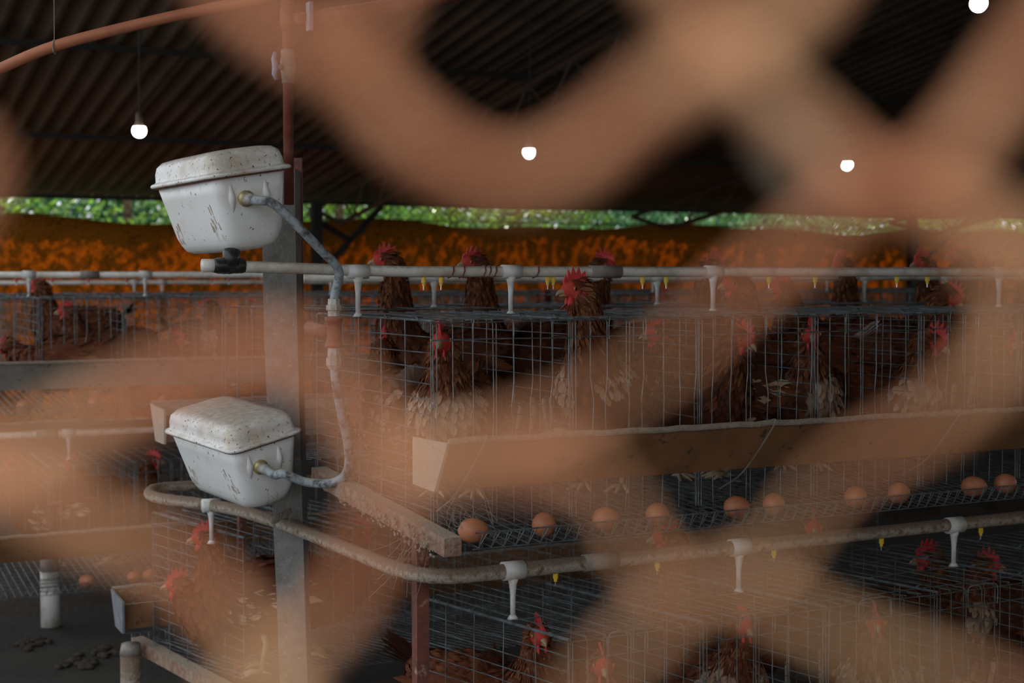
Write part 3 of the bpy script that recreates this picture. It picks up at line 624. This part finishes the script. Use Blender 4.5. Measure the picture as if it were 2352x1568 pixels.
# ------------------------------------------------------------------ eggs
def egg(px, v, z, label, group, rz=None):
    b = MB(); R = []
    for k in range(9):
        x = -1 + 2 * k / 8; x_ = max(-.985, min(.985, x)); rr_ = math.sqrt(1 - x_ * x_) * .0225 * (1 - .10 * x_)
        R.append([(x_ * .0285, rr_ * math.cos(a * math.pi / 7), rr_ * math.sin(a * math.pi / 7)) for a in range(14)])
    o = b.rings(R).build('egg', 'egg', None, True)
    o.location = (u_at(px, v), v, z + .0225); o.rotation_euler = (random.random() * 6, 0, rz if rz is not None else random.uniform(-.6, 1.2)); tag(o, label, 'egg', group)
zt_ = ZU - .389 - .165 * .06
names = ['first', 'second', 'third', 'fourth', 'fifth', 'sixth', 'seventh', 'eighth', 'ninth', 'tenth']
for i, px in enumerate((1087, 1250, 1393, 1514, 1697, 1782, 1972, 2072, 2245, 2318)):
    egg(px, 2.330, zt_ + .004, ('cobweb-covered brown egg at the left end of the near egg tray' if i == 0 else '%s brown egg from the left in the near egg tray' % names[i]), 'eggs in the near tray')
for i, px in enumerate((52, 213, 375)): egg(px, 2.335 + ROW2, zt_ + .004, '%s brown egg from the left in the second row, upper tray' % names[i], 'eggs in the second row, upper tray')
zt2 = ZL - .40 - .165 * .06
for i, px in enumerate((190, 300, 337)): egg(px, 2.17 + ROW2, zt2 + .004, '%s brown egg from the left in the second row, lower tray' % names[i], 'eggs in the second row, lower tray')

# ------------------------------------------------------------------ hens
CHEST, DARK, LIGHT, CREAM, REDS = (.10, .026, .009), (.026, .008, .005), (.18, .055, .019), (.50, .38, .28), (.48, .035, .03)
def lerp(a, b_, t): return tuple(x + (y - x) * t for x, y in zip(a, b_))
SP = [(-.175, .275, .012, .015, 0), (-.15, .262, .045, .05, 0), (-.10, .238, .072, .082, 0), (-.04, .218, .088, .098, 0), (.02, .212, .092, .102, 0),
      (.07, .225, .085, .095, 0), (.103, .257, .068, .075, .05), (.118, .292, .049, .055, .25), (.124, .328, .036, .041, .5), (.128, .358, .028, .032, .75),
      (.134, .385, .0235, .028, .95), (.148, .402, .0215, .0245, 1), (.165, .404, .0165, .019, 1), (.177, .402, .010, .012, 1), (.182, .400, .003, .004, 1)]
def hen(px, py, v, ang, label, group, floor, hyaw=0, patch='none', dark=0., seed=0, dx=0., sc_=1.0, hpitch=0., rear=False):
    rnd = random.Random(seed * 7 + 3)
    a = math.radians(ang); dirv = RT * math.cos(a) + F0 * math.sin(a); hd = math.atan2(dirv.y, dirv.x)
    head = at_v(px, py, v); hz = (head.z - floor) / sc_
    dz = hz - .402; sink = 0.
    if dz < -.03: sink = min(.075, -.03 - dz); dz += sink
    if dz < -.07: dx += min(.08, (-.07 - dz) * .6)
    yaw = math.radians(hyaw)
    def pose(p, bl):
        sb = bl * bl * (3 - 2 * bl); p = Vector(p)
        if sb > 0:
            ca, sa = math.cos(yaw * sb), math.sin(yaw * sb); x, y = p.x - .122, p.y
            p.x, p.y = .122 + x * ca - y * sa, x * sa + y * ca
            if hpitch and bl > .7:
                c = Vector((.122 + .013 * math.cos(yaw), .013 * math.sin(yaw), .39)); axr = Vector((-math.sin(yaw), math.cos(yaw), 0))
                p = c + Matrix.Rotation(math.radians(hpitch) * (bl - .7) / .3, 3, axr) @ (p - c)
            p.x += dx * sb; p.z += dz * sb
        p.z -= sink; return p
    hc = pose((.15, 0, .402), 1)
    off = Matrix.Rotation(hd, 3, 'Z') @ Vector((hc.x, hc.y, 0)) * sc_
    root = Vector((head.x - off.x, head.y - off.y, floor))
    M = Matrix.Translation(root) @ Matrix.Rotation(hd, 4, 'Z') @ Matrix.Scale(sc_, 4)
    t = thing('hen', label, 'hen', M=M, group=group)
    base = lerp(CHEST, DARK, dark)
    # spine rings
    K = 3; S = spline([Vector((s[0], s[1], s[2])) for s in SP], K); S2 = spline([Vector((s[3], s[4], 0)) for s in SP], K)
    n = 16; rings = []; info = []
    for i, s in enumerate(S):
        tg = (S[min(i + 1, len(S) - 1)] - S[max(i - 1, 0)]); tx, tz = tg.x, tg.y; l = math.hypot(tx, tz) or 1; tx, tz = tx / l, tz / l
        w_, h_, bl = max(s.z, .002), max(S2[i].x, .002), min(1, max(0, S2[i].y)); ring = []
        for k in range(n):
            an = 2 * math.pi * k / n; ring.append(pose((s.x - tz * h_ * math.sin(an), w_ * math.cos(an), s.y + tx * h_ * math.sin(an)), bl))
        rings.append(ring); info.append((s, w_, h_, bl, tx, tz))
    b = MB(); b.rings(rings); cols = []
    for i, (s, w_, h_, bl, tx, tz) in enumerate(info):
        for k in range(n):
            f = i / (len(info) - 1); c = lerp(base, LIGHT, rnd.uniform(0, .35))
            if patch == 'breast' and .40 < f < .50 and math.sin(2 * math.pi * k / n) < 0: c = lerp(CREAM, LIGHT, .5)
            if f > .845 or (f > .80 and abs(math.cos(2 * math.pi * k / n)) > .5 and math.sin(2 * math.pi * k / n) < .3): c = lerp(REDS, (.35, .10, .06), rnd.random() * .4)
            cols.append(c)
    b.c = cols
    b.build('body', 'plumage', t, True)
    # plumage: overlapping feathers
    b = MB(); nf = 1250
    for k in range(nf):
        f = rnd.uniform(.04, .82) if k > 350 else rnd.uniform(.42, .80); i = min(int(f * (len(info) - 1)), len(info) - 2); fr = f * (len(info) - 1) - i
        th_ = rnd.uniform(0, 2 * math.pi); kk = th_ / (2 * math.pi) * n; k0 = int(kk) % n; k1 = (k0 + 1) % n; kf = kk - int(kk)
        g = lambda ii: rings[ii][k0] * (1 - kf) + rings[ii][k1] * kf
        p0, p1 = g(i), g(i + 1); p = p0 * (1 - fr) + p1 * fr; tn = (p0 - p1)
        if tn.length < 1e-5: continue
        tn.normalize(); e = rings[i][k1] - rings[i][k0]
        if e.length < 1e-5: continue
        nm = e.cross(tn).normalized(); ctr = sum(rings[i], Vector()) / n
        if nm.dot(p - ctr) < 0: nm = -nm
        sd = tn.cross(nm); neck = f > .52
        L_ = rnd.uniform(.020, .034) if neck else rnd.uniform(.020, .036); wd = L_ * (.13 if neck else .24)
        tn = (tn + sd * rnd.uniform(-.22, .22)).normalized()
        c = lerp(base, LIGHT, rnd.random() ** 1.5); c = lerp(c, DARK, .5 * rnd.random() ** 2)
        if neck and rnd.random() < .3: c = lerp(c, (.30, .13, .05), .6)
        sn, cs = math.sin(th_), math.cos(th_)
        bump_ = lambda x, m_, w2: max(0., 1 - ((x - m_) / w2) ** 2)
        wob = .35 * math.sin(9 * th_ / 3 + seed) + .25 * math.sin(31 * f + seed * 2)
        pm = {'breast': bump_(f, .455, .10) * bump_(sn, -.45, .8), 'side': bump_(f, .30, .10) * bump_(sn, -.1, .6), 'shoulder': bump_(f, .45, .07) * bump_(abs(cs), .7, .5),
              'pale': bump_(f, .22, .3) * bump_(sn, -.5, .8)}.get(patch, 0)
        if pm > 0 and pm + wob * .5 > .5: c = lerp(CREAM, LIGHT, rnd.random() * .75)
        b.col = c; o = p + nm * .001
        b.add([o, o + tn * L_ * .5 + sd * wd + nm * .005, o + tn * L_ * .85 + sd * wd * .6 + nm * .006, o + tn * L_ + nm * .005, o + tn * L_ * .85 - sd * wd * .6 + nm * .006, o + tn * L_ * .5 - sd * wd + nm * .005],
              [(0, 1, 2, 3, 4, 5)])
        b.c[-6:] = [lerp(c, base, .75), lerp(c, base, .3), c, c, c, lerp(c, base, .3)]
        b.col = None
    tag(b.build('plumage', 'plumage', t), kind='stuff')
    # wings
    for s_ in (-1, 1):
        b = MB(); b.col = base
        b.ball((-.03, s_ * .083, .235 - sink), (.095, .018, .055), 14, 8, Matrix.Rotation(.2, 3, 'Y'))
        for k in range(46):
            x = .05 - .16 * (k / 46) + rnd.uniform(-.01, .01); z = .272 - sink - rnd.random() * .075 - (.05 - x) * -.05; L_ = .03 + .035 * (k / 46)
            yy = s_ * (.1 - .45 * (x + .03) ** 2 - 2.2 * (z + sink - .235) ** 2)
            b.col = lerp(base, LIGHT, rnd.random() ** 1.3) if not (patch in ('side', 'shoulder') and rnd.random() < .22) else lerp(CREAM, LIGHT, rnd.random() * .6)
            p = Vector((x, yy, z)); tn = Vector((-1, -s_ * .12, -.12 + rnd.uniform(-.15, .15))).normalized(); sd = Vector((0, 0, 1)); nm = Vector((0, s_, 0)) * .004
            b.add([p, p + tn * L_ * .55 + sd * .009 + nm, p + tn * L_ + nm, p + tn * L_ * .55 - sd * .009 + nm], [(0, 1, 2, 3)])
        b.build('wing', 'plumage', t)
    # tail
    b = MB()
    for k in range(11):
        sp_ = (k - 5) / 5; b.col = lerp(base, DARK, rnd.uniform(.2, .8)) if patch != 'pale' else lerp(CREAM, CHEST, rnd.random() * .6)
        p = Vector((-.155, sp_ * .02, .275 - sink)); tn = Vector((-.75, sp_ * .35, .62 - abs(sp_) * .3)).normalized(); sd = Vector((0, 1, .3 * sp_)).cross(tn).cross(tn).normalized(); L_ = rnd.uniform(.075, .11)
        b.add([p, p + tn * L_ * .5 + sd * .010, p + tn * L_ * .9 + sd * .009, p + tn * L_, p + tn * L_ * .9 - sd * .009, p + tn * L_ * .5 - sd * .010], [(0, 1, 2, 3, 4, 5)])
    b.build('tail', 'plumage', t)
    # head details, built around the head centre
    H0 = Vector((.152, 0, .402)); hp = lambda x, y, z: pose((H0.x + x, y, H0.z + z), 1)
    hs = rnd.uniform(.9, 1.15)
    prof = [(.024, .004), (.027, .016), (.021, .026), (.017, .021), (.013, .040), (.007, .026), (.001, .046), (-.005, .029), (-.013, .045), (-.016, .027), (-.027, .036), (-.025, .018), (-.018, .012), (-.004, .012), (.010, .010)]
    ben = rnd.uniform(-.35, .35)
    b = MB()
    for y0 in (-.0032, .0032): b.v += [tuple(hp(x, y0 * (1.2 if z < .02 else .6) + ben * max(0, z - .018), z * hs + .004)) for x, z in prof]
    m_ = len(prof); b.f = [tuple(range(m_)), tuple(range(2 * m_ - 1, m_ - 1, -1))] + [(k, (k + 1) % m_, m_ + (k + 1) % m_, m_ + k) for k in range(m_)]
    b.build('comb', 'comb', t)
    for s_ in (-1, 1):
        b = MB(); b.ball((0, 0, 0), (.008, .0035, .0155 * hs), 8, 6); b.v = [tuple(hp(p[0] + .012, p[1] + s_ * .0075, p[2] - .026)) for p in b.v]; b.build('wattle', 'comb', t, True)
        b = MB(); b.ball((0, 0, 0), (.007, .0025, .009), 8, 5); b.v = [tuple(hp(p[0] - .012, p[1] + s_ * .0215, p[2] - .008)) for p in b.v]; b.build('ear_lobe', 'comb', t, True)
        b = MB(); b.col = (.30, .10, .02); b.ball((0, 0, 0), (.0046, .0036, .0046), 10, 7)
        b.c = [((.004, .003, .003) if abs(p[1]) > .0024 else (.42, .17, .04)) for p in b.v]
        b.v = [tuple(hp(p[0] + .008, p[1] + s_ * .0195, p[2] + .005)) for p in b.v]; b.build('eye', 'eye', t, True)
    b = MB(); b.tube([hp(.018, 0, -.001), hp(.028, 0, .000), hp(.038, 0, -.004), hp(.044, 0, -.010)], [.0085, .0072, .0045, .0008], 8); b.tube([hp(.018, 0, -.008), hp(.028, 0, -.008), hp(.036, 0, -.0105)], [.006, .0045, .001], 7); b.build('beak', 'beak', t, True)
    # legs
    if sink < .06:
        for s_ in (-1, 1):
            b = MB(); y = s_ * .042; z0 = .15 - sink
            b.tube([(.0, y, z0), (-.012, y, z0 * .62), (.0, y, .014)], [.012, .0068, .0062], 8)
            for an in (-.5, 0, .5): b.tube([(0, y, .012), (.028 * math.cos(an), y + .028 * math.sin(an), .012), (.055 * math.cos(an), y + .055 * math.sin(an), .004)], [.006, .0048, .002], 6)
            b.tube([(0, y, .012), (-.025, y, .004)], [.005, .002], 6); b.build('leg', 'shank', t, True)
    return t
def fl(v, off=0): return ZU - .389 + (v - off - 2.466) * .06 + .002          # upper cage floor
def flb(v, off=0): return ZU - .389 + (3.80 - (v - off)) * .06 + .002
def fll(v, off=0): return ZL - .40 + max(0, (v - off - 2.30)) * .06 + .002
G1, G2, G3, G4, G5 = 'hens in the near upper cages', 'hens in the near row, back cages', 'hens in the near lower cages', 'hens in the second row', 'hens in the lower back cages'
H = [
 (1015, 786, 2.62, 262, 'brown hen with cream breast facing out at the front corner, near upper tier', G1, fl, dict(patch='breast')),
 (1322, 668, 2.60, 250, 'chestnut hen with white shoulder patches, neck stretched up out of the cage top', G1, fl, dict(patch='shoulder', hyaw=-45)),
 (1512, 768, 2.72, 205, 'hazy brown hen looking left with a pale bare flank', G1, fl, dict(patch='side', dark=.4, hyaw=-10)),
 (1700, 770, 2.60, 300, 'dark brown hen looking right and down, right of the wire tie on the trough', G1, fl, dict(dark=.5, hyaw=30, hpitch=25)),
 (1688, 655, 2.88, 195, 'hen with pale pink face looking left, head above the cage top and white pipe', G1, fl, dict(patch='pale')),
 (1862, 772, 2.62, 266, 'dark hen facing straight out with upright red comb, between two right-hand doors', G1, fl, dict(patch='breast', dark=.3)),
 (2145, 782, 2.58, 318, 'big-combed hen looking right with tufted white breast, near upper tier', G1, fl, dict(patch='breast', hpitch=20)),
 (2185, 672, 2.88, 325, 'hen bending its neck right above the cage top at the right', G1, fl, dict(dark=.2, hpitch=35)),
 (880, 800, 3.05, 105, 'pale-bellied hen standing turned away inside the end cage behind the hose', G1, fl, dict(patch='pale')),
 (2330, 790, 2.65, 250, 'hazy brown hen at the right edge of the near upper tier', G1, fl, dict()),
 (885, 600, 3.47, 188, 'brown hen looking left over the white pipe, right of the hose', G2, flb, dict(dark=.3)),
 (1085, 606, 3.45, 205, 'brown hen with red comb behind the tie wires of the white pipe', G2, flb, dict(dark=.35)),
 (1388, 612, 3.47, 345, 'hen with pink jagged comb hidden behind the dark pipe sleeve', G2, flb, dict(dark=.5)),
 (1640, 612, 3.47, 20, 'dark hen turned away behind the white pipe, left of the pale-faced hen', G2, flb, dict(dark=.5)),
 (1795, 664, 3.36, 184, 'hazy pink-faced hen looking left just below the white pipe', G2, flb, dict()),
 (1930, 612, 3.47, 215, 'dark hen whose comb rises over the white pipe left of the right column', G2, flb, dict(dark=.6)),
 (2118, 606, 3.50, 200, 'dark hen whose comb rises over the white pipe in front of the right column', G2, flb, dict(dark=.6)),
 (2202, 586, 3.60, 184, 'hen with orange eye looking left above the white pipe at the right', G2, flb, dict(dark=.2)),
 (2282, 590, 3.62, 250, 'hen with tall thin comb above the white pipe, second from the right edge', G2, flb, dict()),
 (2345, 592, 3.62, 185, 'hen above the white pipe cut by the right edge', G2, flb, dict()),
 (1240, 1462, 2.60, 335, 'hen with pale tail feathers in the end cage of the near lower tier', G3, fll, dict(patch='side', hyaw=-50)),
 (1385, 1530, 2.42, 272, 'red-faced hen facing out beside the corner of the near lower tier', G3, fll, dict()),
 (1708, 1440, 2.52, 285, 'hen with tall comb and pale striped neck in the near lower tier', G3, fll, dict(patch='breast')),
 (2012, 1432, 2.42, 262, 'hen facing out under the cage top in the near lower tier, third door', G3, fll, dict(patch='breast', dark=.3)),
 (2268, 1300, 2.62, 350, 'big-combed hen looking right, neck out of the near lower cage top', G3, fll, dict(patch='breast', dark=.3)),
 (2128, 1285, 2.72, 190, 'dim dark hen behind the big-combed one in the near lower tier', G3, fll, dict(dark=.7)),
 (1530, 1236, 2.75, 184, 'hen with orange beak peering left between egg tray and lower pipe', G3, fll, dict(dark=.4)),
 (1868, 1212, 2.75, 265, 'dim hen whose comb shows between egg tray and lower pipe at the right', G3, fll, dict(dark=.7)),
 (830, 1222, 3.75, 10, 'red-combed hen in the shadow behind the red front leg', G5, lambda v: ZL - .40 + (4.07 - v) * .06, dict(dark=.4)),
 (408, 1345, 3.80, 186, 'hen lowering its red comb towards the slate-ended trough', G5, lambda v: ZL - .40 + (4.07 - v) * .06, dict()),
 (468, 1238, 3.72, 186, 'dark hen with white throat under the lower tank', G5, lambda v: ZL - .40 + (4.07 - v) * .06, dict(dark=.4, patch='side')),
 (86, 655, 5.85, 182, 'hen stretching above the second row of cages near the left edge', G4, lambda v: fl(v, ROW2), dict(dark=.3)),
 (152, 716, 5.62, 190, 'dark hen with white chest patch in the second row at the left', G4, lambda v: fl(v, ROW2), dict(dark=.4, patch='breast')),
 (14, 790, 5.50, 184, 'hen pecking down at the left edge of the second row', G4, lambda v: fl(v, ROW2), dict(hpitch=40)),
 (408, 785, 5.50, 355, 'hunched hen pecking right in the second row, left of the grid panel', G4, lambda v: fl(v, ROW2), dict(dark=.2)),
 (478, 704, 5.75, 182, 'dark-necked hen looking left just beside the grid panel', G4, lambda v: fl(v, ROW2), dict(dark=.3, patch='breast')),
 (575, 703, 5.85, 5, 'hen half hidden behind the grid panel and the post', G4, lambda v: fl(v, ROW2), dict()),
 (352, 1060, 5.30, 0, 'hen with bright red comb in the second row lower tier, left of the lower tank', G4, lambda v: fll(v, ROW2), dict(dark=.2)),
 (165, 1065, 5.40, 182, 'hazy hen in the second row lower tier, middle one', G4, lambda v: fll(v, ROW2), dict()),
 (30, 1075, 5.35, 186, 'hazy hen in the second row lower tier at the left edge', G4, lambda v: fll(v, ROW2), dict(patch='side')),
 (1250, 682, 5.55, 265, 'small distant hen right of the middle pipe peg', G4, lambda v: fl(v, ROW2), dict(dark=.3)),
 (1528, 686, 5.55, 200, 'small distant hen below the two middle yellow nipples', G4, lambda v: fl(v, ROW2), dict(dark=.3)),
]
for i, (px, py, v, ang, lb, grp, ff, kw) in enumerate(H): hen(px, py, v, ang, lb, grp, ff(v), seed=i, **kw)

# ------------------------------------------------------------------ cobwebs
def cobweb(label, strands):
    t = thing('cobweb', label, 'cobweb', (0, 0, 0), 'dusty cobwebs'); b = MB()
    for s_ in strands: b.tube(spline(s_, 4), .0004, 4)
    tag(b.build('strands', 'web', t), kind='stuff')
rw = random.Random(5)
st = []
for k in range(18):
    p = at_v(rw.uniform(1000, 1130), rw.uniform(1080, 1180), rw.uniform(2.36, 2.45)); q2 = at_v(rw.uniform(1020, 1150), rw.uniform(1190, 1255), rw.uniform(2.31, 2.38))
    st.append([p, (p + q2) / 2 + Vector((rw.uniform(-.01, .01), 0, rw.uniform(-.012, .004))), q2])
cobweb('dusty cobweb hanging between the trough end and the first egg', st)
st = []
for k in range(12):
    p = at_v(rw.uniform(870, 1010), rw.uniform(1180, 1230), 2.44); q2 = at_v(rw.uniform(800, 960), rw.uniform(1250, 1380), 2.48)
    st.append([p, (p + q2) / 2 + Vector((rw.uniform(-.006, .006), 0, -.01)), q2])
cobweb('dusty cobweb strands below the sloping beam', st)
st = []
for k in range(12):
    p = at_v(rw.uniform(600, 680), rw.uniform(1120, 1170), 3.02); q2 = at_v(rw.uniform(630, 720), rw.uniform(1190, 1230), 3.1)
    st.append([p, (p + q2) / 2 + Vector((rw.uniform(-.006, .006), 0, -.01)), q2])
cobweb('cobweb strands between the lower tank and its pipe', st)

# ------------------------------------------------------------------ rusty mesh fence just in front of the camera
FD = .14
t = thing('mesh_fence', 'rusty tan diamond wire mesh fence close to the camera, out of focus', 'fence', at_d(CX, 1568, FD))
base_inv = Vector(t.location)
FW_R = .0018
def fence_wire(pts, r=FW_R, m='fence', wob=.002):
    P = [at_d(x, y, FD + wob * math.sin(i * 1.7 + x * .01)) - base_inv for i, (x, y) in enumerate(pts)]
    if isinstance(r, list):
        r = [q.x for q in spline([Vector((x, 0, 0)) for x in r], 5)]
    MB().tube(spline(P, 5), r, 8).build('wire', m, t, True)
fence_wire([(380, -250), (560, 0), (720, 110), (850, 210), (960, 320), (1110, 400), (1270, 390), (1400, 300), (1530, 200), (1660, 130), (1800, 40), (1900, -80), (2000, -250)], [.0018] * 7 + [.0018, .0021, .0025, .0021, .0018, .0018])
fence_wire([(1000, -300), (900, -60), (840, 90), (860, 220), (960, 320), (1060, 390)], .0014)
fence_wire([(1450, -250), (1540, -60), (1640, 80), (1720, 170), (1800, 250), (1900, 340), (1990, 420), (2080, 440), (2180, 360), (2260, 260), (2350, 130), (2450, 0), (2600, -200)])
fence_wire([(2700, 700), (2450, 590), (2250, 500), (2120, 440), (1990, 430), (1900, 510), (1780, 600), (1660, 700), (1560, 800), (1420, 900), (1280, 970), (1130, 1030), (1010, 1060), (920, 1080), (850, 990), (760, 870), (680, 810), (560, 810), (420, 860), (280, 930), (130, 1010), (20, 1080), (-150, 1150), (-400, 1250)],
           [.0016, .0016, .0017, .0018, .0018, .0015, .0011, .0008, .0006, .0006, .0009, .0014, .0018, .0019, .0016, .0015, .0017, .0018, .0017, .0018, .0020, .0021, .0018, .0016])
fence_wire([(-400, 850), (-200, 980), (0, 1090), (120, 1170), (300, 1240), (450, 1330), (560, 1450), (650, 1600), (760, 1800)], [.0016, .0018, .0021, .0019, .0015, .0012, .0013, .0014, .0014])
fence_wire([(1000, 1050), (920, 1080), (875, 1200), (830, 1310), (750, 1430), (640, 1520), (540, 1620), (450, 1800)], .0012)
fence_wire([(930, 1070), (1010, 1050), (1200, 1060), (1340, 1080), (1430, 1180), (1490, 1300), (1580, 1360), (1700, 1330), (1800, 1250), (1880, 1140), (1990, 1050), (2130, 980), (2260, 870), (2330, 760), (2300, 640), (2220, 520), (2120, 450)], [.0018, .0018, .0017, .0012, .0006, .0008, .0009, .0008, .0006, .0006, .0007, .0009, .0013, .0014, .0013, .0012, .0013])
fence_wire([(1690, 1330), (1580, 1360), (1480, 1450), (1380, 1550), (1300, 1700), (1200, 1850)], .0009)
fence_wire([(1600, 1350), (1700, 1340), (1850, 1420), (2020, 1500), (2200, 1560), (2400, 1640), (2600, 1750)], .0009)
fence_wire([(1700, 150), (1760, 240), (1810, 330), (1880, 420)], .0012, 'fence_grey')
fence_wire([(-420, 120), (-200, 270), (-60, 370), (-110, 500), (-260, 640), (-450, 760)], .0015)
# the mesh goes on in plain diamonds beyond the hand-bent stretch
hw, hh = 420, 310
for cx_ in range(-14, 17):
    for lo_, hi_ in ((-8, 12),):
        X = 1176 + cx_ * hw; run = []
        for cy_ in range(lo_, hi_):
            x = X + (hw * .5 if cy_ % 2 else -hw * .5); y = 784 + cy_ * hh
            if -520 < x < 2870 and -420 < y < 1990:
                if len(run) > 2: fence_wire(run, .0014)
                run = []
            else: run.append((x, y))
        if len(run) > 2: fence_wire(run, .0014)
